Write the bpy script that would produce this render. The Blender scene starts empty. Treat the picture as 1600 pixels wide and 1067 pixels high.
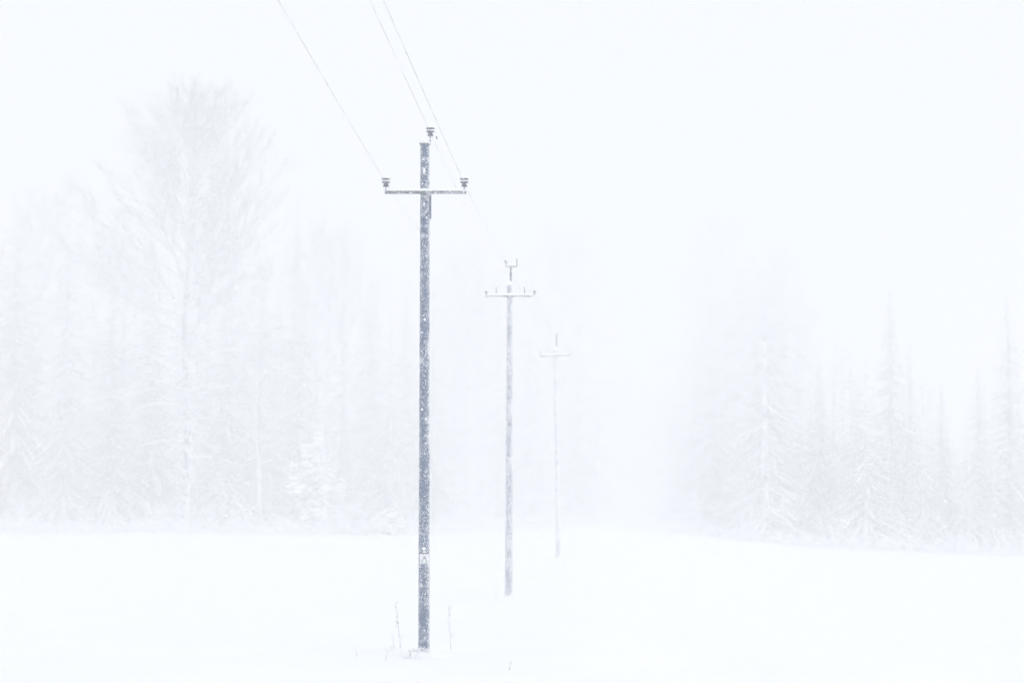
import bpy, math, random
import numpy as np
from mathutils import Vector, noise

S = bpy.context.scene
C = S.collection
R = math.radians
random.seed(7)
rng = np.random.default_rng(7)

# ------------------------------------------------------------------ camera
F = 85.0 / 36.0 * 1600.0            # focal length in photo pixels
EYE = 2.42
HORIZON = 805.0
TILT = math.atan((HORIZON - 533.5) / F)
cd = bpy.data.cameras.new('camera')
cd.lens = 85.0
cd.sensor_width = 36.0
cd.clip_start = 0.5
cd.clip_end = 3000.0
cd.dof.use_dof = True
cd.dof.focus_distance = 44.0
cd.dof.aperture_fstop = 1.9
cam = bpy.data.objects.new('camera', cd)
cam.location = (0, 0, EYE)
cam.rotation_euler = (math.pi / 2 + TILT, 0, 0)
C.objects.link(cam)
S.camera = cam

# ------------------------------------------------------------------ world: overcast snow sky
SUN_EL, SUN_AZ = R(42), R(150)
W = bpy.data.worlds.new('World')
S.world = W
W.use_nodes = True
nt = W.node_tree
nt.nodes.clear()
sky = nt.nodes.new('ShaderNodeTexSky')
sky.sky_type = 'NISHITA'
sky.sun_disc = False
sky.sun_elevation = SUN_EL
sky.sun_rotation = SUN_AZ
sky.air_density = 1.0
sky.dust_density = 4.0
mix = nt.nodes.new('ShaderNodeMix')
mix.data_type = 'RGBA'
mix.inputs['Factor'].default_value = 0.86
mix.inputs['B'].default_value = (7.80, 7.89, 8.06, 1)      # the even grey-white of the snow cloud
bg = nt.nodes.new('ShaderNodeBackground')
bg.inputs['Strength'].default_value = 0.10
wo = nt.nodes.new('ShaderNodeOutputWorld')
nt.links.new(sky.outputs[0], mix.inputs['A'])
nt.links.new(mix.outputs['Result'], bg.inputs['Color'])
nt.links.new(bg.outputs[0], wo.inputs['Surface'])

sd = bpy.data.lights.new('sun', 'SUN')
sd.energy = 1.1
sd.angle = R(40)
sd.color = (1.0, 0.99, 0.97)
sun = bpy.data.objects.new('sun', sd)
sun.rotation_euler = Vector((-math.sin(SUN_AZ) * math.cos(SUN_EL), -math.cos(SUN_AZ) * math.cos(SUN_EL), -math.sin(SUN_EL))).to_track_quat('-Z', 'Y').to_euler()
C.objects.link(sun)

S.view_settings.view_transform = 'Standard'
S.view_settings.look = 'None'
S.view_settings.exposure = 0.225
S.view_settings.gamma = 1.0
S.view_settings.use_curve_mapping = False
cy = S.cycles
cy.max_bounces = 6
cy.diffuse_bounces = 3
cy.glossy_bounces = 1
cy.volume_bounces = 4
cy.transparent_max_bounces = 8
cy.use_denoising = True
cy.denoising_input_passes = 'RGB_ALBEDO'
cy.denoising_prefilter = 'NONE'
cy.use_adaptive_sampling = False


# ------------------------------------------------------------------ helpers
def at(px, py, D):
    """the point at distance D in front of the camera that the photo shows at (px, py)"""
    x = (px - 800.0) / F
    y = (533.5 - py) / F
    ct, st = math.cos(TILT), math.sin(TILT)
    d = Vector((x, ct - y * st, st + y * ct))
    return Vector((0, 0, EYE)) + d * (D / d.y)


def mat(name, build):
    m = bpy.data.materials.new(name)
    m.use_nodes = True
    t = m.node_tree
    bs = t.nodes['Principled BSDF']
    bs.inputs['Roughness'].default_value = 0.85
    bs.inputs['Specular IOR Level'].default_value = 0.2
    build(t, bs)
    return m


def N(t, kind, **kw):
    n = t.nodes.new(kind)
    for k, v in kw.items():
        if hasattr(n, k):
            setattr(n, k, v)
        else:
            n.inputs[k.replace('_', ' ')].default_value = v
    return n


def ramp(t, a, b, ca=(0, 0, 0, 1), cb=(1, 1, 1, 1)):
    r = t.nodes.new('ShaderNodeValToRGB')
    r.color_ramp.elements[0].position = a
    r.color_ramp.elements[1].position = b
    r.color_ramp.elements[0].color = ca
    r.color_ramp.elements[1].color = cb
    return r


SNOW = (0.88, 0.90, 0.93, 1)


def m_snow(scale=1.2, bump=0.3, dist=0.05):
    def f(t, bs):
        co = N(t, 'ShaderNodeTexCoord')
        n1 = N(t, 'ShaderNodeTexNoise', Scale=scale, Detail=6.0)
        t.links.new(co.outputs['Object'], n1.inputs['Vector'])
        r = ramp(t, 0.3, 0.7, (0.88, 0.90, 0.925, 1), (0.925, 0.94, 0.955, 1))
        t.links.new(n1.outputs[0], r.inputs[0])
        t.links.new(r.outputs[0], bs.inputs['Base Color'])
        b = N(t, 'ShaderNodeBump', Strength=bump, Distance=dist)
        t.links.new(n1.outputs[0], b.inputs['Height'])
        t.links.new(b.outputs[0], bs.inputs['Normal'])
    return f


def m_plastered(dark, dark2, cover, scale=26.0, top=0.6, side=0.25, big=3.0, contrast=0.05, bigw=0.24):
    """a surface with wet snow blown onto it: speckles of snow, more of it on the upper and on the windward side"""
    def f(t, bs):
        co = N(t, 'ShaderNodeTexCoord')
        mp = N(t, 'ShaderNodeMapping')
        mp.inputs['Scale'].default_value = (1, 1, 0.75)
        t.links.new(co.outputs['Object'], mp.inputs['Vector'])
        n1 = N(t, 'ShaderNodeTexNoise', Scale=scale, Detail=3.0, Roughness=0.65)
        n2 = N(t, 'ShaderNodeTexNoise', Scale=big, Detail=2.0)
        n3 = N(t, 'ShaderNodeTexNoise', Scale=scale * 0.4, Detail=2.0)
        for n in (n1, n2, n3):
            t.links.new(mp.outputs[0], n.inputs['Vector'])
        g = N(t, 'ShaderNodeNewGeometry')
        sx = N(t, 'ShaderNodeSeparateXYZ')
        t.links.new(g.outputs['Normal'], sx.inputs[0])

        def math_(op, a, b):
            m = t.nodes.new('ShaderNodeMath')
            m.operation = op
            for i, v in enumerate((a, b)):
                if isinstance(v, (int, float)):
                    m.inputs[i].default_value = v
                else:
                    t.links.new(v, m.inputs[i])
            return m.outputs[0]
        v = math_('ADD', n1.outputs[0], cover - 0.5)
        v = math_('ADD', v, math_('MULTIPLY', math_('SUBTRACT', n2.outputs[0], 0.5), bigw))
        v = math_('ADD', v, math_('MULTIPLY', math_('MAXIMUM', sx.outputs[2], 0.0), top))
        v = math_('ADD', v, math_('MULTIPLY', math_('POWER', math_('ABSOLUTE', sx.outputs[0], 0.0), 3.0), side * 0.6))
        v = math_('ADD', v, math_('MULTIPLY', math_('MAXIMUM', sx.outputs[0], 0.0), side * 0.4))
        r = ramp(t, 0.5 - contrast, 0.5 + contrast)
        t.links.new(v, r.inputs[0])
        rc = ramp(t, 0.35, 0.65, (*dark, 1), (*dark2, 1))
        t.links.new(n3.outputs[0], rc.inputs[0])
        mx = N(t, 'ShaderNodeMix', data_type='RGBA')
        t.links.new(r.outputs[0], mx.inputs['Factor'])
        t.links.new(rc.outputs[0], mx.inputs['A'])
        mx.inputs['B'].default_value = SNOW
        t.links.new(mx.outputs['Result'], bs.inputs['Base Color'])
        b = N(t, 'ShaderNodeBump', Strength=0.5, Distance=0.01)
        t.links.new(r.outputs[0], b.inputs['Height'])
        t.links.new(b.outputs[0], bs.inputs['Normal'])
    return f


M = {}
M['snow_field'] = mat('snow_field', m_snow(0.35, 0.25, 0.08))
M['snow_load'] = mat('snow_load', m_snow(9.0, 0.4, 0.02))
DK, DK2 = (0.003, 0.040, 0.125), (0.014, 0.080, 0.20)
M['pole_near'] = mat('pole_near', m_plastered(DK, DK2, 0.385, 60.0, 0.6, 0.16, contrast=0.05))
M['pole_mid'] = mat('pole_mid', m_plastered(DK, DK2, 0.49, 34.0, 0.6, 0.12, contrast=0.14))  # snow cover raised so the colour imitates haze over the second pole
M['pole_far'] = mat('pole_far', m_plastered(DK, DK2, 0.56, 24.0, 0.6, 0.12, contrast=0.12))  # whiter still: haze fading the third pole is put into the snow cover
M['pole_farthest'] = mat('pole_farthest', m_plastered(DK, DK2, 0.60, 18.0, 0.6, 0.1, contrast=0.15))  # palest copy, its extra snow standing in for haze on the last pole
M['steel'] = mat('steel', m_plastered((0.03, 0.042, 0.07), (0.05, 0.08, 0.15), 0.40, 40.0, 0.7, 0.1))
M['steel_far'] = mat('steel_far', m_plastered((0.03, 0.045, 0.08), (0.06, 0.085, 0.15), 0.46, 26.0, 0.7, 0.1, contrast=0.12))  # paler steel for farther crossarms, haze fade painted in as snow
M['porcelain'] = mat('porcelain', m_plastered((0.008, 0.022, 0.06), (0.02, 0.045, 0.10), 0.12, 45.0, 0.35, 0.0))
M['wire'] = mat('wire', m_plastered((0.04, 0.05, 0.08), (0.08, 0.09, 0.13), 0.50, 2.0, 0.25, 0.0, 0.3, 0.2))
M['wire_snow_fade'] = mat('wire_snow_fade', m_plastered((0.04, 0.05, 0.08), (0.08, 0.09, 0.13), 0.62, 2.0, 0.25, 0.0, 0.3, 0.2))  # paler copy: fading beyond the first pole painted in as heavier snow
M['bark'] = mat('bark', m_plastered((0.02, 0.058, 0.095), (0.06, 0.12, 0.175), 0.53, 3.0, 0.55, 0.14, 0.5, 0.1))
M['birch_bark'] = mat('birch_bark', m_plastered((0.10, 0.11, 0.13), (0.5, 0.52, 0.56), 0.52, 3.0, 0.5, 0.12, 0.5, 0.12))
M['twig'] = mat('twig', m_plastered((0.022, 0.063, 0.10), (0.068, 0.135, 0.20), 0.49, 2.5, 0.30, 0.05, 0.4, 0.15))
M['snow_haze_twig'] = mat('snow_haze_twig', m_plastered((0.022, 0.063, 0.10), (0.068, 0.135, 0.20), 0.70, 6.0, 0.30, 0.05, 0.4, 0.15))  # snow on twigs, whitened further to imitate haze at the wood's foot
M['dark_bark'] = mat('dark_bark', m_plastered((0.02, 0.04, 0.075), (0.06, 0.10, 0.155), 0.44, 3.0, 0.55, 0.14, 0.5, 0.1))
M['dark_twig'] = mat('dark_twig', m_plastered((0.018, 0.055, 0.09), (0.055, 0.115, 0.18), 0.41, 2.5, 0.25, 0.05, 0.4, 0.15))
M['needles'] = mat('needles', m_plastered((0.010, 0.046, 0.070), (0.03, 0.082, 0.12), 0.45, 5.0, 0.25, 0.05, 1.5, 0.12, bigw=0.08))
M['weed'] = mat('weed', m_plastered((0.09, 0.10, 0.14), (0.2, 0.21, 0.26), 0.50, 30.0, 0.5, 0.1, 8.0))


def m_flake(t, bs):
    d, tl, mx = N(t, 'ShaderNodeBsdfDiffuse'), N(t, 'ShaderNodeBsdfTranslucent'), N(t, 'ShaderNodeMixShader')
    d.inputs['Color'].default_value = tl.inputs['Color'].default_value = (0.93, 0.945, 0.965, 1)
    t.links.new(d.outputs[0], mx.inputs[1])
    t.links.new(tl.outputs[0], mx.inputs[2])
    t.links.new(mx.outputs[0], t.nodes['Material Output'].inputs['Surface'])


M['flake'] = mat('flake', m_flake)
M['sign_white'] = mat('sign_white', m_plastered((0.26, 0.30, 0.38), (0.42, 0.46, 0.54), 0.55, 60.0, 0.4, 0.0))
M['sign_edge'] = mat('sign_edge', m_plastered((0.10, 0.12, 0.16), (0.18, 0.2, 0.24), 0.42, 60.0, 0.4, 0.0))


class MB:
    def __init__(self):
        self.v, self.f = [], []

    def add(self, vs, fs):
        b = len(self.v)
        self.v += [tuple(p) for p in vs]
        self.f += [tuple(i + b for i in q) for q in fs]

    def box(self, a, b, jit=0.0):
        x0, y0, z0 = a
        x1, y1, z1 = b
        vs = [(x, y, z) for z in (z0, z1) for y in (y0, y1) for x in (x0, x1)]
        self.add(vs, [(0, 2, 3, 1), (4, 5, 7, 6), (0, 1, 5, 4), (2, 6, 7, 3), (0, 4, 6, 2), (1, 3, 7, 5)])

    def tube(self, path, radii, n=6, sq=1.0, cap=True):
        """a tapered tube along path; sq squashes it vertically"""
        path = [Vector(p) for p in path]
        rings = []
        for i, p in enumerate(path):
            d = path[min(i + 1, len(path) - 1)] - path[max(i - 1, 0)]
            if d.length < 1e-9:
                d = Vector((0, 0, 1))
            d.normalize()
            ref = Vector((0, 0, 1)) if abs(d.z) < 0.9 else Vector((0, 1, 0))
            u = d.cross(ref).normalized()
            w = u.cross(d)
            r = radii[i] if isinstance(radii, (list, tuple)) else radii
            rings.append([p + (u * math.cos(2 * math.pi * k / n) + w * math.sin(2 * math.pi * k / n) * sq) * r for k in range(n)])
        vs = [q for ring in rings for q in ring]
        fs = [(i * n + k, i * n + (k + 1) % n, (i + 1) * n + (k + 1) % n, (i + 1) * n + k) for i in range(len(path) - 1) for k in range(n)]
        self.add(vs, fs)
        if cap:             # end faces with corners of their own, so that the shading breaks at the rim
            self.add(rings[0], [tuple(range(n))[::-1]])
            self.add(rings[-1], [tuple(range(n))])

    def lathe(self, c, prof, n=14):
        """prof: (radius, height) pairs about the vertical through c"""
        c = Vector(c)
        vs = [c + Vector((r * math.cos(2 * math.pi * k / n), r * math.sin(2 * math.pi * k / n), h)) for r, h in prof for k in range(n)]
        fs = [(i * n + k, i * n + (k + 1) % n, (i + 1) * n + (k + 1) % n, (i + 1) * n + k) for i in range(len(prof) - 1) for k in range(n)]
        fs += [tuple(range(n))[::-1], tuple((len(prof) - 1) * n + k for k in range(n))]
        self.add(vs, fs)

    def blob(self, c, rx, ry, rz, n=8, m=5, amp=0.25, seed=0.0, flat=-1.0):
        c = Vector(c)
        vs, fs = [], []
        for j in range(m + 1):
            th = math.pi * j / m
            for k in range(n):
                ph = 2 * math.pi * k / n
                d = Vector((math.sin(th) * math.cos(ph), math.sin(th) * math.sin(ph), math.cos(th)))
                s = 1 + amp * noise.noise(d * 1.7 + Vector((seed, seed * 1.3, 0)))
                vs.append(c + Vector((d.x * rx * s, d.y * ry * s, max(d.z, flat) * rz * s)))
        for j in range(m):
            for k in range(n):
                fs.append((j * n + k, (j + 1) * n + k, (j + 1) * n + (k + 1) % n, j * n + (k + 1) % n))
        self.add(vs, fs)

    def mesh(self, name, m, smooth=True, origin=None):
        me = bpy.data.meshes.new(name)
        vs = self.v
        if origin is not None:
            o = origin
            vs = [(a - o[0], b - o[1], c - o[2]) for a, b, c in vs]
        me.from_pydata(vs, [], self.f)
        me.materials.append(M[m])
        if smooth:
            me.polygons.foreach_set('use_smooth', [True] * len(me.polygons))
        me.update()
        return me

    def build(self, name, m, parent=None, smooth=True, origin=None, loc=None):
        o = bpy.data.objects.new(name, self.mesh(name, m, smooth, origin))
        C.objects.link(o)
        if parent is not None:
            o.parent = parent
        elif origin is not None:
            o.location = origin
        if loc is not None:
            o.location = loc
        return o


def tag(o, label=None, cat=None, group=None, kind=None):
    for k, v in (('label', label), ('category', cat), ('group', group), ('kind', kind)):
        if v:
            o[k] = v
    return o


def empty(name, loc, label, cat, group=None):
    o = bpy.data.objects.new(name, None)
    o.empty_display_size = 0.3
    C.objects.link(o)
    o.location = loc
    return tag(o, label, cat, group)


# ------------------------------------------------------------------ ground: the snow field
# The field falls gently away from the camera, then climbs to the edge of the woods; it lies lower on the right.
EDGE_X = np.arange(-400, 2001, 10.0)
EDGE = np.interp(EDGE_X, [-100, 0, 300, 560, 680, 795, 873, 930, 1050, 1250, 1420, 1600, 1750], [831, 831, 830, 834, 831, 825, 820, 816, 830, 852, 859, 866, 868])
kern = np.exp(-np.linspace(-2, 2, 13) ** 2)
EDGE = np.convolve(np.pad(EDGE, 6, mode='edge'), kern / kern.sum(), 'valid')
FALL_D = [30, 36, 43, 55, 70, 86, 105, 130, 157, 200, 260]
FALL = [283, 231, 187, 143, 106, 77, 53, 24, 5, 2, 0]
FALL_FINE_D = np.arange(30, 261, 1.0)
FALL_FINE = np.interp(1 / FALL_FINE_D, [1 / d for d in FALL_D[::-1]], FALL[::-1])
FALL_FINE = np.convolve(np.pad(FALL_FINE, 4, mode='reflect', reflect_type='odd'), np.ones(9) / 9, 'valid')


def ground_z(x, y):
    x = np.asarray(x, float)
    y = np.asarray(y, float)
    D = np.clip(y, 30, 260)
    slope = np.interp(800 + F * x / np.maximum(y, 30), EDGE_X, EDGE) - HORIZON + np.interp(D, FALL_FINE_D, FALL_FINE)
    z = EYE - slope * D / F
    n = np.clip(y / 30, -1, 1)
    return np.where(y < 30, z * np.clip(n, 0, 1) + 0.3 * (1 - np.clip(n, 0, 1)), z)


def gz(x, y):
    return float(ground_z(np.array([x]), np.array([y]))[0]) + relief(x, y)


def relief(x, y):
    v = Vector((x, y, 0))
    return 0.05 * noise.noise(v * 0.11) + 0.025 * noise.noise(v * 0.5 + Vector((9, 2, 0)))


ys = np.concatenate([np.arange(-44, 20, 4.0), np.arange(20, 60, 0.5), np.arange(60, 130, 1.0), np.arange(130, 270, 2.0), np.linspace(270, 596, 26)])
ts = np.linspace(-1, 1, 161)
gx = np.zeros((len(ys), len(ts)))
gy = np.zeros_like(gx)
for i, y in enumerate(ys):
    gx[i] = np.sign(ts) * np.abs(ts) ** 2.2 * 275
    gy[i] = y
gzz = ground_z(gx, gy)
for i in range(gx.shape[0]):
    for j in range(gx.shape[1]):
        gzz[i, j] += relief(gx[i, j], gy[i, j])
mb = MB()
nj = len(ts)
mb.v = list(zip(gx.ravel().tolist(), gy.ravel().tolist(), gzz.ravel().tolist()))
mb.f = [(i * nj + j, i * nj + j + 1, (i + 1) * nj + j + 1, (i + 1) * nj + j) for i in range(len(ys) - 1) for j in range(nj - 1)]
tag(mb.build('snow_ground', 'snow_field'), kind='structure')


# ------------------------------------------------------------------ utility poles
def insulator(root, c, k, o, sc=1.0):
    """a pin insulator with two sheds standing at c (bottom of its pin); k = metres per photo pixel at the first pole"""
    c = Vector(c)
    u = k * sc
    m = MB()
    b = 7.0 * u
    m.lathe(c, [(1.5 * u, b - 0.4 * u), (4.9 * u, b), (4.6 * u, b + 1.0 * u), (3.6 * u, b + 3.0 * u), (3.6 * u, b + 5.4 * u), (6.9 * u, b + 6.3 * u), (6.9 * u, b + 7.0 * u),
                (3.4 * u, b + 8.2 * u), (2.9 * u, b + 9.6 * u), (3.6 * u, b + 10.2 * u), (7.0 * u, b + 11.3 * u), (7.0 * u, b + 12.1 * u), (4.3 * u, b + 13.2 * u), (2.0 * u, b + 14.2 * u)])
    ins = m.build('insulator', 'porcelain', root, origin=o)
    m = MB()
    m.tube([c - Vector((0, 0, 2.0 * u)), c + Vector((0, 0, b))], 1.1 * u, 8)
    m.lathe(c + Vector((0, 0, -0.6 * u)), [(2.2 * u, 0), (2.2 * u, 1.2 * u)], 6)
    m.build('pin', 'steel', ins, origin=o)
    m = MB()
    m.blob(c + Vector((0, 0, b + 13.4 * u)), 6.3 * u, 6.3 * u, 4.8 * u, 14, 8, 0.3, c.x * 3, flat=-0.25)
    m.blob(c + Vector((0.6 * u, 0, b + 8.9 * u)), 5.6 * u, 5.6 * u, 2.4 * u, 14, 6, 0.3, c.x * 5)
    m.build('snow_cap', 'snow_load', ins, origin=o)
    return ins


def ridge(m, a, b, w, h, step, seed):
    """a lumpy ridge of snow lying along the bar a-b"""
    a, b = Vector(a), Vector(b)
    n = max(4, int((b - a).length / step))
    pts, rad = [], []
    for i in range(n + 1):
        t = i / n
        e = min(1.0, 6 * min(t, 1 - t) + 0.25)
        q = 0.75 + 0.5 * noise.noise(Vector((seed, t * (b - a).length * 5, 0)))
        pts.append(a.lerp(b, t) + Vector((0, 0, h * e * q * 0.42)))
        rad.append(w * (0.6 + 0.4 * e) * (0.85 + 0.3 * q * 0.5))
    m.tube(pts, rad, 8, sq=h / w * 0.55)


def utility_pole(D, base, top, w_top, w_base, arm, shaft_mat, label, ins=(), pins=(), mast=None, strap=False, sign=False, capped=False, arm_h=5.0):
    """base, top: photo pixels of the shaft's ends; arm: (x0, y0, x1, y1); ins/pins: pixel x of insulators or bare pins on the arm"""
    k = D / F
    B = at(*base, D)
    T = at(*top, D)
    root = empty('utility_pole', B, label, 'utility pole', 'utility poles crossing the snow field')
    o = B
    m = MB()
    n = 40
    pts = [B.lerp(T, i / n) for i in range(n + 1)]
    pts[0] = B - Vector((0, 0, 0.5))
    for i in range(1, n):
        pts[i] = pts[i] + Vector((0.35 * k * noise.noise(Vector((i * 0.3, D, 0))), 0, 0))
    rad = [(w_base + (w_top - w_base) * i / n) * k / 2 * (1 + 0.03 * noise.noise(Vector((i * 0.9, D, 3)))) for i in range(n + 1)]
    m.tube(pts, rad, 20)
    m.build('pole_shaft', shaft_mat, root, origin=o)
    # snow cap on the shaft's end
    m = MB()
    rr = w_top * k / 2
    if capped:
        m2 = MB()
        m2.lathe(T + Vector((0, 0, -3.2 * k)), [(rr * 1.02, 0), (rr * 1.22, 0.9 * k), (rr * 1.28, 2.6 * k), (rr * 1.15, 3.4 * k)], 16)
        m2.build('pole_cap', 'steel', root, origin=o)
    m.blob(T + Vector((0, 0, 0.3 * k)), rr * 1.25, rr * 1.25, 7.0 * k if capped else 8 * k * w_top / 10, 12, 7, 0.25, D, flat=-0.1)
    m.build('snow_cap', 'snow_load', root, origin=o)
    # crossarm: an angle iron in front of the shaft
    A0, A1 = at(arm[0], arm[1], D), at(arm[2], arm[3], D)
    off = Vector((0, -(w_top * k / 2 + 0.035), 0))
    A0, A1 = A0 + off, A1 + off
    h = arm_h * k / 2
    m = MB()
    d = (A1 - A0)
    for (y0, y1, z0, z1) in ((-0.030, -0.024, -h, h), (-0.024, 0.032, h - 0.007, h - 0.001)):
        vs = [A0 + Vector((0, y, z)) for y, z in ((y0, z0), (y1, z0), (y1, z1), (y0, z1))] + [A1 + Vector((0, y, z)) for y, z in ((y0, z0), (y1, z0), (y1, z1), (y0, z1))]
        m.add(vs, [(0, 1, 2, 3), (7, 6, 5, 4), (0, 4, 5, 1), (1, 5, 6, 2), (2, 6, 7, 3), (3, 7, 4, 0)])
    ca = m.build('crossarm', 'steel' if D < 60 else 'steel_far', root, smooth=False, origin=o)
    m = MB()
    ridge(m, A0.lerp(A1, 0.015) + Vector((0, 0.0, h)), A0.lerp(A1, 0.985) + Vector((0, 0.0, h)), 0.034, 4.2 * k if D < 60 else 3.6 * k, 0.02, D)
    m.build('snow_ridge', 'snow_load', ca, origin=o)
    for sgn in (-1, 1):        # bolts that clamp the arm
        m = MB()
        cx = A0.lerp(A1, 0.5) + Vector((sgn * w_top * k * 0.36, -0.036, 0))
        m.tube([cx + Vector((0, -0.02, 0)), cx + Vector((0, 0.012, 0))], 0.013, 6)
        m.build('bolt', 'steel', ca, smooth=False, origin=o)
    heads = {}
    kk = {True: 43 / F, False: 43 / F * 0.72}[D < 60]
    for x, sc in ins:
        t = (x - arm[0]) / (arm[2] - arm[0])
        c = A0.lerp(A1, t) + Vector((0, 0, h))
        insulator(root, c, kk, o, sc)
        heads[x] = c + Vector((0, 0, kk * sc * 15.8))
    for x, ht in pins:
        t = (x - arm[0]) / (arm[2] - arm[0])
        c = A0.lerp(A1, t) + Vector((0, 0, h - 0.01))
        m = MB()
        m.tube([c, c + Vector((0, 0, ht * k))], 0.015, 6)
        m.build('pin', 'steel', root, origin=o)
    if strap:
        m = MB()
        p0 = at(673.6, 299, D)
        p1 = at(673.4, 342, D)
        m.add([p0 + Vector((dx, dy, 0)) for dx, dy in ((-0.02, -0.05), (0.006, -0.05), (0.006, 0.05), (-0.02, 0.05))] + [p1 + Vector((dx, dy, 0)) for dx, dy in ((-0.02, -0.05), (0.006, -0.05), (0.006, 0.05), (-0.02, 0.05))],
              [(0, 1, 2, 3), (7, 6, 5, 4), (0, 4, 5, 1), (1, 5, 6, 2), (2, 6, 7, 3), (3, 7, 4, 0)])
        m.build('strap', 'pole_near', root, smooth=False, origin=o)
    if mast:
        mx, my0, my1, fork, tip = mast
        m = MB()
        a, b = at(mx, my0, D), at(mx, my1, D)
        r = 2.0 * k if fork else 1.3 * k
        m.tube([a, a.lerp(b, 0.45), b], [r * 0.8, r, r * 0.85], 8)
        ms = m.build('mast', 'steel', root, origin=o)
        if fork:
            x0, x1 = fork
            f0, f1 = at(x0, my1, D), at(x1, my1, D)
            m = MB()
            m.tube([f0 + Vector((0, 0, 0)), b + Vector((0, 0, -0.6 * k)), f1], 1.25 * k, 6)
            fk = m.build('fork', 'steel', ms, origin=o)
            m = MB()
            ridge(m, f0 + Vector((1 * k, 0, 1.3 * k)), f1 + Vector((-1 * k, 0, 1.3 * k)), 0.035, 3.5 * k, 0.02, D + 1)
            m.build('snow_ridge', 'snow_load', ms, origin=o)
            insulator(root, f0 + Vector((0.0, 0, 1.2 * k)), kk, o, 0.85)
            heads['top'] = f0 + Vector((0, 0, 1.2 * k + kk * 0.85 * 15.8))
            m = MB()
            m.tube([f1, f1 + Vector((0, 0, 12 * k))], 0.016, 6)
            m.build('pin', 'steel', root, origin=o)
        else:
            heads['top'] = b
    # drift of snow against the foot
    m = MB()
    f = at(base[0], base[1], D)
    m.blob(f + Vector((0.0, 0.02, -0.17)), 0.52, 0.5, 0.19, 18, 8, 0.5, D)
    m.blob(f + Vector((0.26, -0.05, -0.15)), 0.42, 0.4, 0.19, 14, 7, 0.5, D + 2)
    m.build('snow_drift', 'snow_load', root, origin=o)
    return root, heads


K1 = 43 / F
P1, H1 = utility_pole(43, (662.4, 1019), (664.2, 224), 14.6, 18.0, (602, 302.5, 729, 302.5), 'pole_near',
                      'nearest and tallest utility pole, dark, with a snow-crusted triangle sign low on its shaft',
                      ins=((603.5, 1.0), (725.5, 1.0)), strap=True, capped=True)
B1 = at(662.4, 1019, 43)
# top insulator on its side bracket
c = at(672.5, 220, 43) + Vector((0, -0.03, 0))
insulator(P1, c, K1, B1, 1.0)
H1['top'] = c + Vector((0, 0, K1 * 15.8))
m = MB()
m.tube([at(665, 226, 43) + Vector((0, -0.03, 0)), at(671, 224, 43) + Vector((0, -0.03, 0)), c + Vector((0, 0, 0))], 0.016, 8)
m.build('bracket', 'steel', P1, origin=B1)
m = MB()
m.tube([at(681.6, 214, 43), at(683.2, 218.5, 43)], [0.014, 0.008], 6)
m.build('wire_end', 'porcelain', P1, origin=B1)
# the triangular high-voltage sign on its pale plate, crusted with snow
r1 = 17.6 * K1 / 2
m = MB()
a, b = at(656.4, 880.5, 43), at(670.3, 865, 43)
yy = a.y - r1 - 0.02
n = 7
vs, fs = [], []
for j in range(5):
    for i in range(n):
        t = i / (n - 1)
        x = a.x + (b.x - a.x) * t
        bend = r1 * 0.25 * (2 * t - 1) ** 2
        for dd in (0, 0.003):
            vs.append((x, yy + bend + dd, a.z + (b.z - a.z) * j / 4))
for j in range(4):
    for i in range(n - 1):
        for s_ in (0, 1):
            q = [(j * n + i) * 2 + s_, (j * n + i + 1) * 2 + s_, ((j + 1) * n + i + 1) * 2 + s_, ((j + 1) * n + i) * 2 + s_]
            fs.append(tuple(q if s_ == 0 else q[::-1]))
m.add(vs, fs)
sg = m.build('warning_sign', 'sign_white', P1, origin=B1)
m = MB()
tri = [at(663.4, 867.6, 43), at(658.6, 878.2, 43), at(668.4, 878.2, 43)]
tri = [Vector((p.x, yy - 0.006, p.z)) for p in tri]
for i in range(3):
    m.tube([tri[i], tri[(i + 1) % 3]], 0.0085, 6)
m.build('triangle_border', 'sign_edge', sg, origin=B1)
# lumps of wet snow stuck on the near shaft
rs = random.Random(3)
m = MB()
spots = [(663, 268, 2.0, 5.5), (662.5, 857, 3.2, 2.6), (663.2, 862, 2.6, 1.8), (667, 341, 2.4, 1.6), (663, 320, 1.8, 2.2), (660, 640, 2.0, 1.8), (666, 655, 1.6, 2.4), (659, 520, 2, 1.6), (664, 500, 2, 2.4)]
for i in range(34):
    spots.append((rs.uniform(657, 670), rs.uniform(240, 1000), rs.uniform(0.5, 1.2), rs.uniform(0.5, 1.5)))
for x, y, a, b in spots:
    p = at(x, y, 43)
    ax = at(663.4, y, 43).x
    dx = max(-0.9, min(0.9, (p.x - ax) / r1))
    p.y -= r1 * math.sqrt(1 - dx * dx) * 0.95
    m.blob(p, a * K1, 0.02, b * K1, 8, 5, 0.4, x * y)
m.build('snow_clumps', 'snow_load', P1, origin=B1)['kind'] = 'stuff'

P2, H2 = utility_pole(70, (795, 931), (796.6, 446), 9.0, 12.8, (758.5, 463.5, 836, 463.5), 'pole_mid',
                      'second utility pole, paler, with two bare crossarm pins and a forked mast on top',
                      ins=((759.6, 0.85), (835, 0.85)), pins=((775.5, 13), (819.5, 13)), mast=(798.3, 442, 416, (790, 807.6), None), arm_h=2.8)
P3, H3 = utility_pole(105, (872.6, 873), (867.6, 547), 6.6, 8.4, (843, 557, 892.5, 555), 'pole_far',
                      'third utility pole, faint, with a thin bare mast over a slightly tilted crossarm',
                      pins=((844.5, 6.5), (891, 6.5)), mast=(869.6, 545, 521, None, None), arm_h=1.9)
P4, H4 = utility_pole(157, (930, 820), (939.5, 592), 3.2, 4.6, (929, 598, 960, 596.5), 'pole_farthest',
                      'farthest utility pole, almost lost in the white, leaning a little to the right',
                      pins=((930, 4), (959, 4)), arm_h=1.3)


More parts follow.
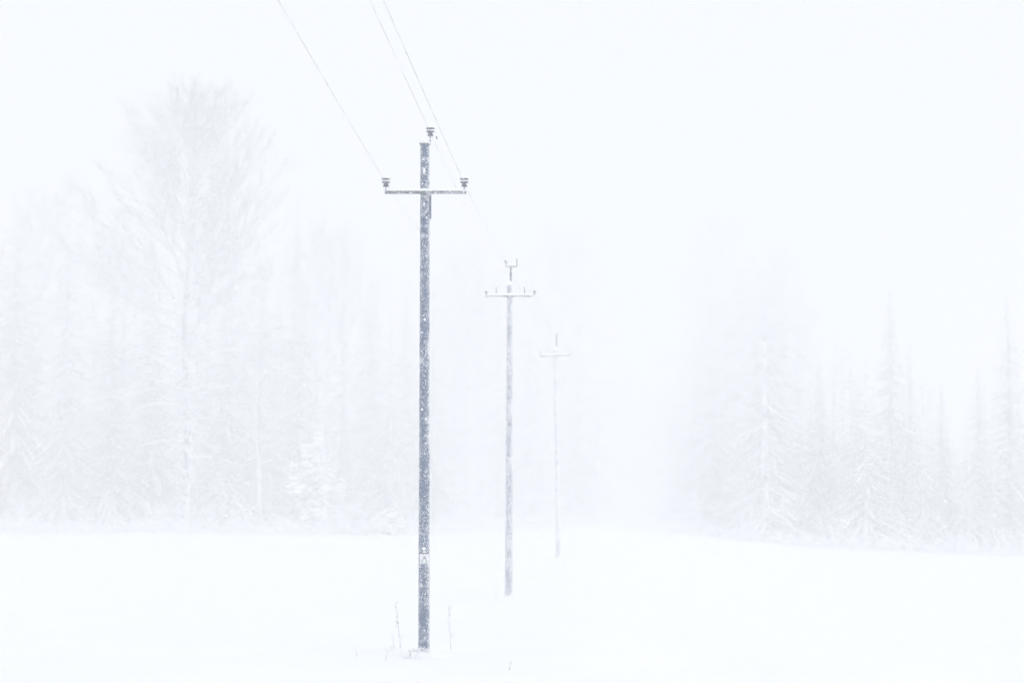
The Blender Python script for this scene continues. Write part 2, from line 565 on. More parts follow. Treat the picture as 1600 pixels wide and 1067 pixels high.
# ------------------------------------------------------------------ wires
def span(a, b, sag, n=28):
    a, b = Vector(a), Vector(b)
    out = []
    for i in range(n + 1):
        t = i / n
        out.append(a.lerp(b, t) - Vector((0, 0, sag * 4 * t * (1 - t))))
    return out


def back(a, px_top, D_top, label, r=0.006):
    """from the insulator at the near pole back over the camera, through the point where the photo cuts the wire off"""
    q = at(px_top, 0, D_top)
    d = (q - a)
    e = a + d * ((-14 - a.y) / d.y)
    e.z += 0.8
    return span(e, a, 0.22, 40)


def power_wire(label, pts, r=0.0039, splice=None):
    m = MB()
    mid = pts[len(pts) // 2].copy()
    m.tube(pts, r, 6)
    o = m.build('power_wire', 'wire', None, origin=mid)
    o.data.materials.append(M['wire_snow_fade'])
    for p in o.data.polygons:
        p.material_index = 1 if p.center.y + mid.y > 50 else 0
    tag(o, label, 'wire', 'overhead power wires')
    for s in splice or ():
        m = MB()
        m.tube([s - Vector((0, 0.06, 0)), s + Vector((0, 0.06, 0))], 0.013, 6)
        m.build('splice', 'porcelain', o, origin=mid)
    return o


neck = Vector((0, 0, -0.035))
L1, R1, T1 = H1[603.5] + neck, H1[725.5] + neck, H1['top'] + neck
L2, R2, T2 = H2[759.6] + neck, H2[835] + neck, H2['top'] + neck
L3, R3, T3 = at(844.5, 550.5, 105), at(891, 548.5, 105), H3['top']
L4, R4, T4 = at(930, 594, 157), at(959, 592.5, 157), at(940, 580, 157)
ex = 0.08
s12L = span(L1, L2, 0.30)
s12R = span(R1, R2, 0.30)
s12T = span(T1, T2, 0.30)
E = Vector((5.5, 90, 0.9))
power_wire('left-hand wire of the line, running from above the camera over the left crossarm insulators', back(L1, 432, 30.1, '') + s12L[1:] + span(L2, L3, 0.3)[1:] + span(L3, L4, 0.4)[1:], splice=[s12L[24]])
power_wire('wire of the line that ends on the right-hand crossarm insulators', back(R1, 597, 29.3, '') + s12R[1:] + span(R2, R3, 0.3)[1:] + span(R3, R4, 0.4)[1:])
power_wire('uppermost wire of the line, tied to the insulator above the pole top', back(T1, 577, 33.4, '') + s12T[1:] + span(T2, T3, 0.3)[1:] + span(T3, T4, 0.4)[1:])


# ------------------------------------------------------------------ trees
def rot_about(v, axis, a):
    from mathutils import Quaternion
    return Quaternion(axis, a) @ v


def bare_tree(seed, H, spread, fork=0.42, laterals=46, sub=11, fine=6, low=0.16, stem_r=None, lean=0.03, upright=0.6, droop_low=0.5, ramp_=0.35):
    """leafless broadleaf tree of height H; returns (trunk MB, limbs MB, twigs MB)"""
    r = random.Random(seed)
    tr, li, tw = MB(), MB(), MB()
    R0 = stem_r or H * 0.0125
    n = 14
    axis = []
    for i in range(n + 1):
        t = i / n
        axis.append(Vector((lean * H * t + 0.018 * H * noise.noise(Vector((seed, t * 3, 0))), 0.018 * H * noise.noise(Vector((seed + 5, t * 3, 1))), H * 0.97 * t)))
    axis[0].z = -0.5
    tr.tube(axis, [R0 * (1.25 if i == 0 else 1) * (1 - i / n) ** 0.85 + 0.012 for i in range(n + 1)], 9)

    def on_axis(t):
        f = t * n
        i = min(int(f), n - 1)
        return axis[i].lerp(axis[i + 1], f - i)

    def env(h):
        # crown half-width at relative height h
        if h < low:
            return 0.25
        q = (h - low) / (1 - low)
        return max(0.06, math.sin(math.pi * min(1, q * 0.9 + 0.22)) ** 0.75) * (1 - q ** 5 * 0.6)
    for k in range(laterals):
        t = low + (1 - low) * ((k + r.random()) / laterals) ** 0.85 * 0.96
        p = on_axis(t)
        az = k * 2.399 + r.uniform(-0.4, 0.4)
        out = Vector((math.cos(az), math.sin(az), 0))
        up = (0.1 + 1.35 * upright * min(1, max(0, (t - low) / ramp_))) * r.uniform(0.75, 1.25)
        d = (out + Vector((0, 0, up))).normalized()
        # length: out to the crown's dome, an ellipsoid about 0.62 H
        cz, rx_, rz_ = 0.62 * H, spread * H * (0.85 + 0.3 * r.random()), 0.405 * H
        dm = (d + Vector((0, 0, 0.18 * upright if t > fork * 0.7 else -0.1))).normalized()
        ox, oz = math.hypot(p.x - lean * H * t, 0) / rx_, (p.z - cz) / rz_
        ex_, ez_ = math.hypot(dm.x, dm.y) / rx_, dm.z / rz_
        qa, qb, qc = ex_ * ex_ + ez_ * ez_, 2 * (ox * ex_ + oz * ez_), ox * ox + oz * oz - 1
        disc = max(qb * qb - 4 * qa * qc, 0.0)
        L = max(0.35, (-qb + math.sqrt(disc)) / (2 * qa)) * r.uniform(0.72, 1.04)
        if qc > 0:
            L = max(0.06, env(t) * 0.6) * spread * H
        m = 7
        pts = [p]
        for i in range(m):
            curve = 0.10 * upright * (0.35 / ramp_) ** 2 if t > fork else -droop_low * 0.28 * i / m
            d = (d + Vector((r.uniform(-.09, .09), r.uniform(-.09, .09), curve + r.uniform(-.05, .05)))).normalized()
            pts.append(pts[-1] + d * L / m)
        rb = max(0.022, R0 * 0.42 * (1 - t) ** 0.6 + 0.008)
        li.tube(pts, [rb * (1 - i / m) ** 0.8 + 0.008 for i in range(m + 1)], 5, cap=False)
        for q in range(sub):
            u = 0.18 + 0.8 * (q + r.random()) / sub
            f = u * m
            i = min(int(f), m - 1)
            b = pts[i].lerp(pts[i + 1], f - i)
            dd = (pts[i + 1] - pts[i]).normalized()
            side = rot_about(dd, Vector((r.uniform(-1, 1), r.uniform(-1, 1), r.uniform(-1, 1))).normalized(), r.uniform(0.4, 0.9))
            side = (side + Vector((0, 0, 0.35 * upright if t > fork else -0.25))).normalized()
            ll = L * (0.42 - 0.22 * u) * r.uniform(0.6, 1.3)
            mm = 4
            sp = [b]
            for i2 in range(mm):
                side = (side + Vector((r.uniform(-.14, .14), r.uniform(-.14, .14), r.uniform(-.06, .12) if t > fork else r.uniform(-.16, .03)))).normalized()
                sp.append(sp[-1] + side * ll / mm)
            tw.tube(sp, [q_ * H / 20 for q_ in (0.014, 0.012, 0.010, 0.008, 0.006)], 3, cap=False)
            for w in range(fine):
                u2 = 0.25 + 0.75 * r.random()
                f2 = u2 * mm
                i2 = min(int(f2), mm - 1)
                b2 = sp[i2].lerp(sp[i2 + 1], f2 - i2)
                d2 = ((sp[i2 + 1] - sp[i2]).normalized() + Vector((r.uniform(-.7, .7), r.uniform(-.7, .7), r.uniform(-.3, .6) if t > fork else r.uniform(-.7, .2)))).normalized()
                l2 = ll * r.uniform(0.25, 0.55)
                p2 = b2 + d2 * l2 * 0.5
                d3 = (d2 + Vector((r.uniform(-.2, .2), r.uniform(-.2, .2), r.uniform(0, .25)))).normalized()
                tw.tube([b2, p2, p2 + d3 * l2 * 0.5], [q_ * H / 20 for q_ in (0.008, 0.007, 0.005)], 3, cap=False)
    return tr, li, tw


def spruce(seed, H, base_w, whorls=None, per=8, load=0.5, dense=1.0):
    """snow-laden spruce; returns (trunk, crown, snow) MBs. Boughs are drooping sprays with hanging side shoots and snow pads on top."""
    r = random.Random(seed)
    tr, cr, sn = MB(), MB(), MB()
    R0 = H * 0.011
    tr.tube([(0, 0, -0.4), (0.01 * H * r.uniform(-1, 1), 0, H * 0.5), (0, 0, H)], [R0 * 1.2, R0 * 0.6, 0.012], 7)
    whorls = whorls or int(H * 2.3)
    gap = r.uniform(0, 6)
    for w in range(whorls):
        t = (w + 0.3) / whorls
        z = H * (0.05 + 0.94 * t)
        wid = base_w * ((1 - t) ** 0.82) * (0.82 + 0.36 * noise.noise(Vector((seed, t * 6, 0)))) + 0.08
        cnt = max(4, int(per * (0.65 + 0.5 * (1 - t))))
        for b in range(cnt):
            if r.random() < 0.08:
                continue
            az = b * 2 * math.pi / cnt + w * 1.1 + r.uniform(-.35, .35)
            L = wid * r.uniform(0.62, 1.18)
            out = Vector((math.cos(az), math.sin(az), 0))
            sd_ = Vector((-math.sin(az), math.cos(az), 0))
            z0 = z + r.uniform(-.65, .65) * H / whorls
            rise = (0.55 * (t ** 1.2) - 0.22) * L
            sagg = (0.30 + 0.22 * r.random()) * L
            n = 4 if L > 0.7 else 3
            P = []
            for i in range(n + 1):
                u = i / n
                P.append(Vector((0, 0, z0)) + out * L * u + Vector((0, 0, rise * u - sagg * u * u + 0.10 * L * max(0, u - 0.75) * 4 * 0.4)))
            hw = 0.16 * L + 0.06
            # the bough: a thin spray, ragged at both edges
            vs = []
            for i, p in enumerate(P):
                u = i / n
                ww = 0.38 * hw * (0.35 + 1.3 * u) * (1.15 - u) * r.uniform(0.7, 1.3)
                vs += [p + sd_ * ww + Vector((0, 0, -ww * 0.5)), p + Vector((0, 0, 0.015)), p - sd_ * ww + Vector((0, 0, -ww * 0.5))]
            fs = []
            for i in range(n):
                a = i * 3
                fs += [(a, a + 1, a + 4, a + 3), (a + 1, a + 2, a + 5, a + 4)]
            cr.add(vs, fs)
            # hanging shoots
            hs = int((6 + 11 * L) * dense)
            for q in range(hs):
                u = r.uniform(0.12, 1.0)
                f = u * n
                i = min(int(f), n - 1)
                p = P[i].lerp(P[i + 1], f - i)
                s = r.choice((-1, 1)) * r.uniform(0.2, 1.25) * hw
                a = p + sd_ * s * 0.3
                e = p + sd_ * s + out * r.uniform(-0.02, 0.2) * L * 0.6 + Vector((0, 0, -r.uniform(0.06, 0.20) * (0.5 + 0.5 * L)))
                dv = (e - a)
                wv = out * r.uniform(0.03, 0.08)
                cr.add([a - wv, a + wv, e + Vector((0, 0, -0.03))], [(0, 1, 2)])
            # snow pads
            if r.random() < load + 0.25:
                for i in range(1, n + 1):
                    if r.random() < load + 0.15:
                      for pp in range(3):
                        p = P[i - 1].lerp(P[i], r.uniform(0.1, 1.0)) + sd_ * hw * r.uniform(-0.6, 0.6)
                        a = hw * r.uniform(0.16, 0.42)
                        vs = []
                        c0 = p + Vector((0, 0, 0.05 + a * 0.18))
                        for q in range(6):
                            an = q * math.pi / 3
                            vs.append(p + (out * math.cos(an) * 1.25 + sd_ * math.sin(an)) * a * r.uniform(0.7, 1.2) + Vector((0, 0, 0.03 - abs(math.sin(an)) * a * 0.4 - 0.12 * a * math.cos(an))))
                        vs.append(c0)
                        sn.add(vs, [(q, (q + 1) % 6, 6) for q in range(6)])
    return tr, cr, sn


def mesh_of(mb, name, m):
    return mb.mesh(name, m)


print('building trees')
PROTO = {}


def proto(key, fn):
    if key not in PROTO:
        PROTO[key] = fn()
    return PROTO[key]


def spruce_meshes(key):
    spec = {'tall': (11, 26.0, 4.6, 11, 0.16), 'slim': (23, 26.0, 3.4, 9, 0.14), 'wide': (37, 26.0, 5.6, 12, 0.18), 'young': (51, 3.6, 1.25, 8, 0.95)}[key]
    s, H, w, per, load = spec
    t, c, sn = spruce(s, H, w, per=per, load=load, dense=0.55 if key != 'young' else 1.4, whorls=11 if key == 'young' else 52)
    return [('trunk', t.mesh('trunk', 'bark')), ('crown', c.mesh('crown', 'needles', False)), ('snow_load', sn.mesh('snow_load', 'snow_load'))], H


def place(kind, px, top, base, D, label, cat, group, meshes, H, rz, xs=1.0):
    D *= TD
    B = at(px, base, D)
    B.z = gz(B.x, B.y)
    T = at(px, top, D)
    s = (T.z - B.z) / H
    root = empty(kind, B, label, cat, group)
    root.rotation_euler = (0, 0, rz)
    root.scale = (s * xs, s * xs, s)
    for nm, me in meshes:
        o = bpy.data.objects.new(nm, me)
        C.objects.link(o)
        o.parent = root
        if nm != 'trunk':
            o['kind'] = 'stuff'
    return root


TD = 1.8         # how much farther off the woods stand than first laid out
# --- the big bare tree on the left, the centre of the left-hand wood
D0 = 118 * TD
B = at(283, 828, D0)
B.z = gz(B.x, B.y)
H0 = at(292, 138, D0).z - B.z
tr, li, tw = bare_tree(5, H0, 0.255, fork=0.42, laterals=110, sub=14, fine=8, low=0.16, stem_r=0.46, lean=0.026, upright=0.85, droop_low=0.9, ramp_=0.68)
big = empty('bare_tree', B, 'tallest bare broadleaf tree, its wide fan of twigs rising above the left-hand wood', 'tree', 'trees at the edge of the snow field')
tr.build('trunk', 'dark_bark', big)
li.build('limbs', 'bark', big)['kind'] = 'stuff'
tw.build('twigs', 'dark_twig', big)['kind'] = 'stuff'

GS = 'trees at the edge of the snow field'
SP = [  # px, top, base, D, proto, label, width
    (20, 318, 830, 132, 'wide', 'broad spruce at the left edge of the photo', 1.15),
    (100, 338, 830, 124, 'slim', 'slim pointed spruce left of the tallest bare tree', 1.15),
    (172, 440, 830, 126, 'tall', 'shorter spruce under the left side of the tallest bare tree', 1.2),
    (236, 470, 828, 128, 'wide', 'broad spruce just left of the tall bare tree\'s trunk', 1.1),
    (350, 455, 828, 130, 'tall', 'spruce just right of the tall bare tree\'s trunk', 1.3),
    (408, 420, 828, 132, 'slim', 'slim spruce at the right foot of the tallest bare tree', 1.5),
    (462, 288, 830, 138, 'slim', 'tall pointed spruce right of the tallest bare tree', 1.0),
    (578, 405, 832, 150, 'wide', 'hazy broad spruce left of the nearest utility pole', 0.9),
    (632, 440, 832, 158, 'tall', 'hazy spruce close beside the nearest utility pole on its left', 1.0),
    (1182, 520, 850, 126, 'tall', 'spruce in the right-hand wood, its top below that of its slim right neighbour', 0.9),
    (1210, 448, 852, 122, 'slim', 'slim dark spruce, leftmost of the three clear spires of the right-hand wood', 1.0),
    (1284, 560, 855, 120, 'wide', 'low broad spruce between the left and middle spires of the right-hand wood', 0.9),
    (1340, 585, 857, 118, 'tall', 'low spruce against the left side of the middle spire', 1.0),
    (1395, 442, 859, 118, 'tall', 'tall dark spruce, middle one of the three clear spires of the right-hand wood', 1.05),
    (1424, 520, 860, 124, 'slim', 'slim spruce against the right side of the middle spire', 1.2),
    (1474, 600, 861, 116, 'wide', 'low broad spruce right of the middle spire', 0.9),
    (1532, 560, 862, 120, 'tall', 'spruce left of the spire at the right edge', 1.0),
    (1578, 436, 864, 116, 'slim', 'tall spruce at the right edge, rightmost of the three clear spires', 1.25),
    (1120, 640, 846, 128, 'wide', 'low spruce at the left end of the right-hand wood', 0.8),
]
rr = random.Random(17)
for px, top, base, D, key, lab, xs in SP:
    me, H = proto(key, lambda: spruce_meshes(key))
    place('spruce_tree', px, top, base, D, lab, 'tree', GS, me, H, rr.uniform(0, 6.28), xs)


def bare_meshes(key):
    spec = {'birch': dict(seed=61, H=15.0, spread=0.17, fork=0.45, laterals=40, sub=9, fine=6, low=0.22, stem_r=0.13, lean=-0.03, upright=0.9),
            'broad': dict(seed=83, H=15.0, spread=0.25, fork=0.45, laterals=44, sub=10, fine=6, low=0.2, stem_r=0.2, lean=0.02, upright=0.8)}[key]
    H = spec['H']
    t, l, w = bare_tree(**spec)
    bk = 'birch_bark' if key == 'birch' else 'bark'
    return [('trunk', t.mesh('trunk', bk)), ('limbs', l.mesh('limbs', bk)), ('twigs', w.mesh('twigs', 'twig'))], H


BT = [
    (45, 300, 830, 134, 'broad', 'bare tree behind the broad spruce at the left edge', 1.0),
    (505, 345, 830, 114, 'birch', 'pale-stemmed birch leaning left, between the tall spruce and the nearest pole', 0.8),
    (548, 350, 832, 140, 'birch', 'second pale-stemmed birch, close left of the nearest utility pole', 0.9),
    (716, 385, 826, 178, 'broad', 'faint bare tree between the first and second utility poles', 1.0),
    (870, 355, 822, 196, 'broad', 'faint bare tree behind the third utility pole', 1.0),
    (1122, 330, 842, 190, 'broad', 'faint tall bare tree at the left end of the right-hand wood', 0.85),
    (1236, 380, 848, 175, 'birch', 'faint birch standing behind the left spire of the right-hand wood', 1.2),
]
for px, top, base, D, key, lab, xs in BT:
    me, H = proto(key, lambda: bare_meshes(key))
    place('birch_tree' if key == 'birch' else 'bare_tree', px, top, base, D, lab, 'tree', GS, me, H, rr.uniform(-0.3, 0.3), xs)

YG = [
    (600, 742, 838, 101, 'young snow-buried spruce at the wood\'s edge, left of the nearest pole', 1.25),
    (342, 738, 830, 110, 'young snow-covered spruce right of the tall bare tree\'s trunk', 1.0),
    (555, 782, 836, 106, 'smallest snow-buried sapling between the snowy bush and the young spruce', 1.2),
    (1118, 792, 842, 118, 'small snowy sapling at the left end of the right-hand wood', 1.1),
    (1448, 800, 862, 108, 'small snowy sapling in front of the right-hand wood', 1.2),
]
for px, top, base, D, lab, xs in YG:
    me, H = proto('young', lambda: spruce_meshes('young'))
    place('young_spruce', px, top, base, D, lab, 'tree', 'young trees buried in snow', me, H, rr.uniform(0, 6.28), xs)


def bush(px, base, D, w, h, label, load=1.0, seed=1):
    D *= TD
    B = at(px, base, D)
    B.z = gz(B.x, B.y)
    k = D / F
    W_, H_ = w * k, h * k
    r = random.Random(seed)
    root = empty('snowy_bush', B, label, 'bush')
    st, sn = MB(), MB()
    for i in range(34):
        az, sp = r.uniform(0, 6.28), r.uniform(0.1, 1)
        e = Vector((math.cos(az) * sp * W_ / 2, math.sin(az) * sp * W_ / 2, H_ * r.uniform(0.55, 1.0) * (1 - 0.35 * sp)))
        p0 = Vector((math.cos(az), math.sin(az), 0)) * 0.1
        mid = p0.lerp(e, 0.55) + Vector((0, 0, H_ * 0.16))
        e.z -= H_ * 0.12 * sp
        st.tube([p0 - Vector((0, 0, .2)), mid, e], [0.03, 0.02, 0.008], 4, cap=False)
        for q in range(26):
            u = r.uniform(0.15, 1)
            a = (p0.lerp(mid, u * 2) if u < 0.5 else mid.lerp(e, u * 2 - 1))
            d = Vector((r.uniform(-1, 1), r.uniform(-1, 1), r.uniform(-.5, .7))).normalized() * r.uniform(0.2, 0.55)
            st.tube([a, a + d * .5 + Vector((0, 0, .04)), a + d], [0.01, 0.008, 0.005], 3, cap=False)
            if r.random() < 0.5 * load:
                c = a + d * r.uniform(.3, .9) + Vector((0, 0, 0.03))
                rad = r.uniform(0.10, 0.34) * min(1.0, W_ / 5.0)
                sn.blob(c, rad * 1.3, rad, rad * 0.6, 6, 4, 0.5, r.uniform(0, 50))
    st.build('twigs', 'twig', root)['kind'] = 'stuff'
    sn.build('snow_load', 'snow_load', root)['kind'] = 'stuff'
    return root


bush(488, 832, 107, 105, 185, 'tall bush heaped with white snow clumps at the edge of the left-hand wood', 0.6, 4)
bush(1494, 858, 109, 34, 34, 'small dark-twigged bush in front of the right-hand wood', 0.15, 9)
bush(606, 838, 99, 60, 42, 'low snow-laden bush at the foot of the young spruce left of the nearest pole', 0.8, 12)
bush(48, 832, 110, 46, 26, 'low dark-twigged bush by the left edge of the photo', 0.3, 15)

# --- the far woods that read as one mass, and the low growth at the wood's foot
print('far woods')


def merge_wood(name, spots, seed):
    r = random.Random(seed)
    allv, allf, mats_ = [], [], []
    base = 0
    lib = []
    for sd_, H, w in ((101, 28, 5.2), (113, 28, 3.9)):
        t, c, sn = spruce(sd_, H, w, whorls=34, per=8, load=0.15, dense=0.3)
        lib.append([(np.array(q.v), q.f, mi) for q, mi in ((t, 0), (c, 1), (sn, 2))])
    for sd_ in (131, 137):
        t, l, w = bare_tree(sd_, 28, 0.22, fork=0.45, laterals=30, sub=7, fine=3, low=0.2, upright=0.85)
        lib.append([(np.array(q.v), q.f, mi) for q, mi in ((t, 0), (l, 0), (w, 3))])
    for px, top, D, kind, xs in spots:
        D *= 1.7 if D < 182 else 1.3
        B = at(px, 825, D)
        B.z = gz(B.x, B.y) - 0.3
        s = (at(px, top, D).z - B.z) / 28.0
        a = r.uniform(0, 6.28)
        ca, sa = math.cos(a) * s * xs, math.sin(a) * s * xs
        for V, f, mi in lib[kind]:
            Vn = np.stack([V[:, 0] * ca - V[:, 1] * sa + B.x, V[:, 0] * sa + V[:, 1] * ca + B.y, V[:, 2] * s + B.z], 1)
            allv.append(Vn)
            allf += [tuple(i + base for i in q) for q in f]
            mats_ += [mi] * len(f)
            base += len(V)
    V = np.concatenate(allv)
    me = bpy.data.meshes.new(name)
    me.from_pydata(V.tolist(), [], allf)
    for k in ('bark', 'needles', 'snow_load', 'twig'):
        me.materials.append(M[k])
    me.polygons.foreach_set('material_index', mats_)
    me.update()
    o = bpy.data.objects.new(name, me)
    C.objects.link(o)
    return o


def topline(px, pts):
    for (a, ya), (b, yb) in zip(pts, pts[1:]):
        if a <= px <= b:
            return ya + (yb - ya) * (px - a) / (b - a)
    return pts[0][1] if px < pts[0][0] else pts[-1][1]


r2 = random.Random(29)
LT = [(-80, 330), (60, 350), (300, 400), (480, 360), (640, 400), (800, 420), (900, 470), (1010, 600)]
RT = [(1000, 640), (1060, 520), (1110, 430), (1160, 385), (1220, 400), (1300, 480), (1400, 540), (1500, 560), (1600, 530), (1680, 500)]
spots = []
for i in range(40):
    px = -80 + 760 * (i + r2.random()) / 40
    D = r2.uniform(136, 180)
    spots.append((px, topline(px, LT) + r2.uniform(0, 110), D, r2.choice((0, 0, 1, 2, 3)), r2.uniform(0.9, 1.4)))
for i in range(16):
    px = 640 + 300 * (i + r2.random()) / 16
    D = r2.uniform(230, 310)
    spots.append((px, topline(px, LT) + r2.uniform(0, 90), D, r2.choice((0, 1, 2, 3, 2)), r2.uniform(0.9, 1.3)))
tag(merge_wood('far_wood_left', spots, 1), 'snowy mixed wood fading into the white behind the left-hand trees', 'wood', None, 'stuff')
spots = []
for i in range(58):
    px = 1075 + 630 * (i + r2.random()) / 58
    D = r2.uniform(120, 160) + max(0.0, 1190 - px) * 0.45
    spots.append((px, topline(px, RT) + r2.uniform(0, 1) ** 1.3 * 130 + 10, D, r2.choice((0, 0, 1)), r2.uniform(1.0, 1.5)))
for i in range(16):
    px = 1040 + 230 * (i + r2.random()) / 16
    D = r2.uniform(210, 290)
    spots.append((px, topline(px, RT) + r2.uniform(0, 80), D, r2.choice((0, 1, 2, 3)), r2.uniform(0.9, 1.3)))
tag(merge_wood('far_wood_right', spots, 2), 'snowy spruce wood fading into the white behind the right-hand trees', 'wood', None, 'stuff')


def undergrowth(name, x0, x1, label, seed, base_fn):
    r = random.Random(seed)
    st, sn = MB(), MB()
    n = int((x1 - x0) / 2.2)
    for i in range(n):
        px = x0 + (x1 - x0) * (i + r.random()) / n
        D = r.uniform(88, 122) * TD
        D = D if r.random() < 0.7 else D * 0.93
        p = at(px, 830, D)
        B = Vector((p.x, p.y, gz(p.x, p.y) - 0.05))
        h = r.uniform(0.3, 1.6) * (1 if r.random() < 0.7 else 2.6)
        for q in range(6):
            d = Vector((r.uniform(-.5, .5), r.uniform(-.5, .5), 1)) * h * r.uniform(0.6, 1.1)
            mid = B + d * 0.6
            e = B + d + Vector((d.x * .5, d.y * .5, -h * .1))
            st.tube([B, mid, e], [0.014, 0.01, 0.006], 3, cap=False)
            for z in range(5):
                a = B.lerp(mid, r.random()) if z < 2 else mid.lerp(e, r.random())
                st.tube([a, a + Vector((r.uniform(-.35, .35), r.uniform(-.35, .35), r.uniform(-.05, .3))) * (0.5 + h * .4)], [0.007, 0.004], 3, cap=False)
            if r.random() < 0.25:
                rad = r.uniform(0.05, 0.11)
                sn.blob(mid.lerp(e, r.random()), rad * 1.4, rad, rad * 0.6, 6, 4, 0.5, r.uniform(0, 90))
        if r.random() < 0.25:
            rad = r.uniform(0.25, 0.6)
            sn.blob(B + Vector((0, 0, -0.08)), rad * 1.6, rad, rad * 0.36, 10, 6, 0.5, r.uniform(0, 90))
    V = st.v + sn.v
    nb = len(st.v)
    me = bpy.data.meshes.new(name)
    me.from_pydata(V, [], st.f + [tuple(i + nb for i in q) for q in sn.f])
    me.materials.append(M['snow_haze_twig'])
    me.materials.append(M['snow_load'])
    me.polygons.foreach_set('material_index', [0] * len(st.f) + [1] * len(sn.f))
    me.update()
    o = bpy.data.objects.new(name, me)
    C.objects.link(o)
    tag(o, label, 'undergrowth', None, 'stuff')


undergrowth('undergrowth', -70, 1010, 'low snow-covered undergrowth along the foot of the left-hand wood', 5, None)
undergrowth('undergrowth', 1010, 1670, 'low snow-covered undergrowth along the foot of the right-hand wood', 6, None)


# ------------------------------------------------------------------ dry weeds by the near pole
def weed(label, D, pts, r0=0.006, seeds=6, seed=0, group='dry weeds by the nearest pole', cluster=None):
    r = random.Random(seed)
    P = [at(x, y, D) for x, y in pts]
    B = P[0].copy()
    B.z -= 0.08
    m = MB()
    m.tube([B] + P, [r0 * 1.3] + [r0 * (1 - 0.5 * i / len(P)) for i in range(len(P))], 5)
    for q in range(seeds):
        u = r.uniform(0.05, 0.98)
        f = u * (len(P) - 1)
        i = min(int(f), len(P) - 2)
        a = P[i].lerp(P[i + 1], f - i)
        d = Vector((r.uniform(-1, 1), r.uniform(-.6, .6), r.uniform(.1, 1.3))).normalized() * r.uniform(0.03, 0.10)
        m.tube([a, a + d * .6, a + d], [r0 * .7, r0 * 1.2, r0 * .4], 4)
    o = m.build('dry_weed', 'weed', None, origin=B)
    tag(o, label, 'weed', group)
    return o


weed('tall dry stem left of the nearest pole, thickest with seed heads near its foot', 42.6, [(625.5, 1006), (624.5, 995), (622.5, 982), (621.8, 966), (618.5, 948), (616.6, 942)], 0.008, 16, 1)
weed('tall thin dry stem right of the nearest pole', 42.6, [(704.6, 1008), (703.6, 992), (702.6, 980), (701.4, 962), (700.8, 942)], 0.0075, 12, 2)
weed('short dry stem poking out of the snow, just left of the tall left stem', 42.0, [(615.6, 1007), (615, 1002), (612.5, 990), (611, 985)], 0.006, 5, 3)
weed('short bent stem out of the snow, farthest left of the weeds', 41.0, [(557.5, 1019), (555, 1013), (551.5, 1004)], 0.006, 3, 4)
weed('low stem leaning right beside the foot of the tall left stem', 41.0, [(603, 1025), (606, 1018), (614, 1009)], 0.006, 4, 5)
weed('short dark stalk alone in the snow, right of the nearest pole near the bottom', 38.0, [(796, 1042), (797, 1038), (798.5, 1033)], 0.009, 4, 6, None)
weed('faint thin stem in the snow just left of the second pole\'s foot', 64.0, [(776, 934), (774.5, 922), (771.5, 912)], 0.006, 3, 7, None)
weed('dark stalk lying outward from the left foot of the nearest pole', 42.2, [(641, 1020), (646, 1016.5), (652, 1013.5)], 0.011, 5, 8)
# the tuft at the pole's foot
m = MB()
r = random.Random(44)
B = at(657, 1020, 42.3)
for i in range(34):
    a = at(r.uniform(648, 669), r.uniform(1014, 1019), r.uniform(42.2, 42.6))
    d = Vector((r.uniform(-1, 1), r.uniform(-.5, .3), r.uniform(-.1, .6))).normalized() * r.uniform(0.04, 0.12)
    m.tube([a, a + d * .5 + Vector((0, 0, .01)), a + d], [0.008, 0.007, 0.003], 4)
tag(m.build('grass_tuft', 'weed', None, origin=B), 'flattened tuft of dead grass at the foot of the nearest pole', 'grass tuft')

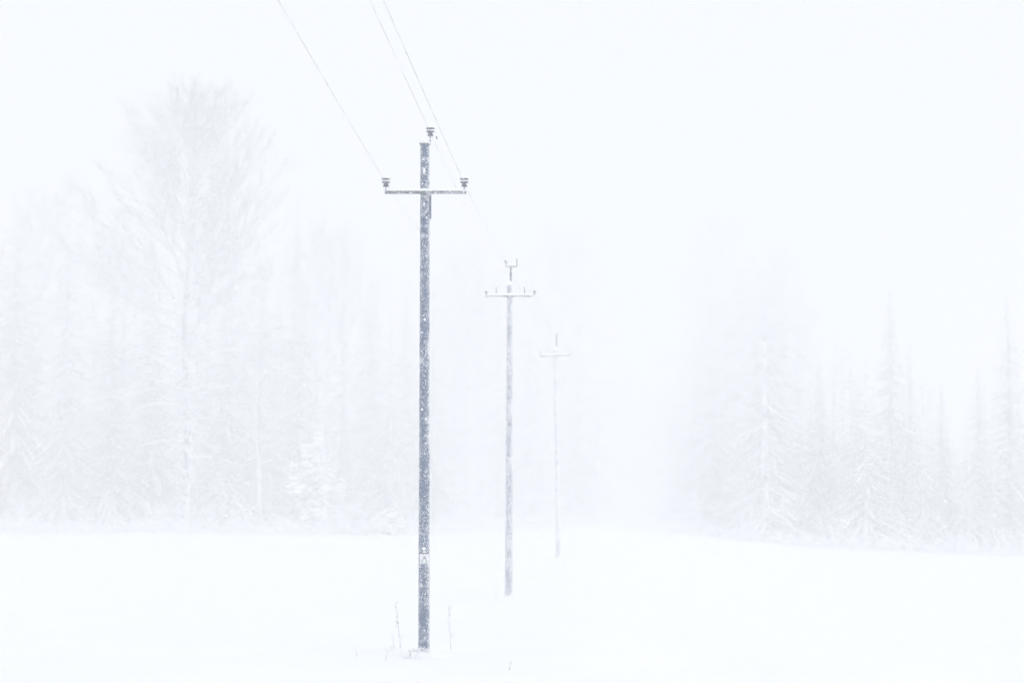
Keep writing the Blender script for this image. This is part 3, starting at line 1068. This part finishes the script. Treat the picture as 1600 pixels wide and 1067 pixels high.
# ------------------------------------------------------------------ falling snow
print('snowfall')
NF = 700000
cand = rng.random(NF * 4) ** (1 / 2.2) * 62.0
cand = cand[cand > 12.0][:NF]
NF = len(cand)
D = cand
X = (rng.random(NF) * 2 - 1) * (0.232 * D + 1.6)
Z = EYE - 0.075 * D - 0.8 + rng.random(NF) * (0.30 * D + 2.4)
gr = ground_z(X, D) + 0.06
keep = Z > gr
D, X, Z = D[keep], X[keep], Z[keep]
NF = len(D)
ctr = np.stack([X, D, Z], 1)
sz = rng.gamma(7.0, 0.0011, NF).clip(0.002, 0.015)
u = rng.normal(size=(NF, 2, 3))
u /= np.linalg.norm(u, axis=2, keepdims=True)
q1 = u[:, 0]
q2 = np.cross(q1, u[:, 1])
q2 /= np.linalg.norm(q2, axis=1, keepdims=True)
asp = rng.uniform(0.6, 1.0, NF)[:, None]
vv = np.stack([q1, q2 * asp, -q1 * 0.9, -q2 * asp * 0.9], 1) * sz[:, None, None]      # flat crystals tumbling every way
vv += ctr[:, None]
verts = vv.reshape(-1, 3).astype(np.float32)
idx = np.arange(NF * 4, dtype=np.int32)
me = bpy.data.meshes.new('falling_snow')
me.vertices.add(len(verts))
me.vertices.foreach_set('co', verts.ravel())
me.loops.add(len(idx))
me.loops.foreach_set('vertex_index', idx)
me.polygons.add(NF)
me.polygons.foreach_set('loop_start', np.arange(NF, dtype=np.int32) * 4)
me.polygons.foreach_set('loop_total', np.full(NF, 4, dtype=np.int32))
me.update(calc_edges=True)
me.materials.append(M['flake'])
fo = bpy.data.objects.new('falling_snow', me)
C.objects.link(fo)
tag(fo, 'thick white snowflakes falling in the air over the whole field', 'snowfall', None, 'stuff')

# ------------------------------------------------------------------ haze
hz = bpy.data.materials.new('haze')
hz.use_nodes = True
t = hz.node_tree
t.nodes.clear()
pv = t.nodes.new('ShaderNodeVolumePrincipled')
pv.inputs['Color'].default_value = (0.98, 0.985, 0.995, 1)
pv.inputs['Density'].default_value = 0.0074
pv.inputs['Anisotropy'].default_value = 0.0
pv.inputs['Density Attribute'].default_value = ''
mo = t.nodes.new('ShaderNodeOutputMaterial')
t.links.new(pv.outputs[0], mo.inputs['Volume'])
M['haze'] = hz
m = MB()
m.box((-285, -55, -4.5), (285, 605, 45.0))
h = m.build('haze', 'haze', None, smooth=False)
tag(h, 'white snow haze filling the air over the field', 'haze', None, 'stuff')
tris = sum(len(p.vertices) - 2 for me in bpy.data.meshes for p in me.polygons) if False else sum(len(me.loops) - 2 * len(me.polygons) for me in bpy.data.meshes)

print('TRIS', tris, 'flakes', NF)
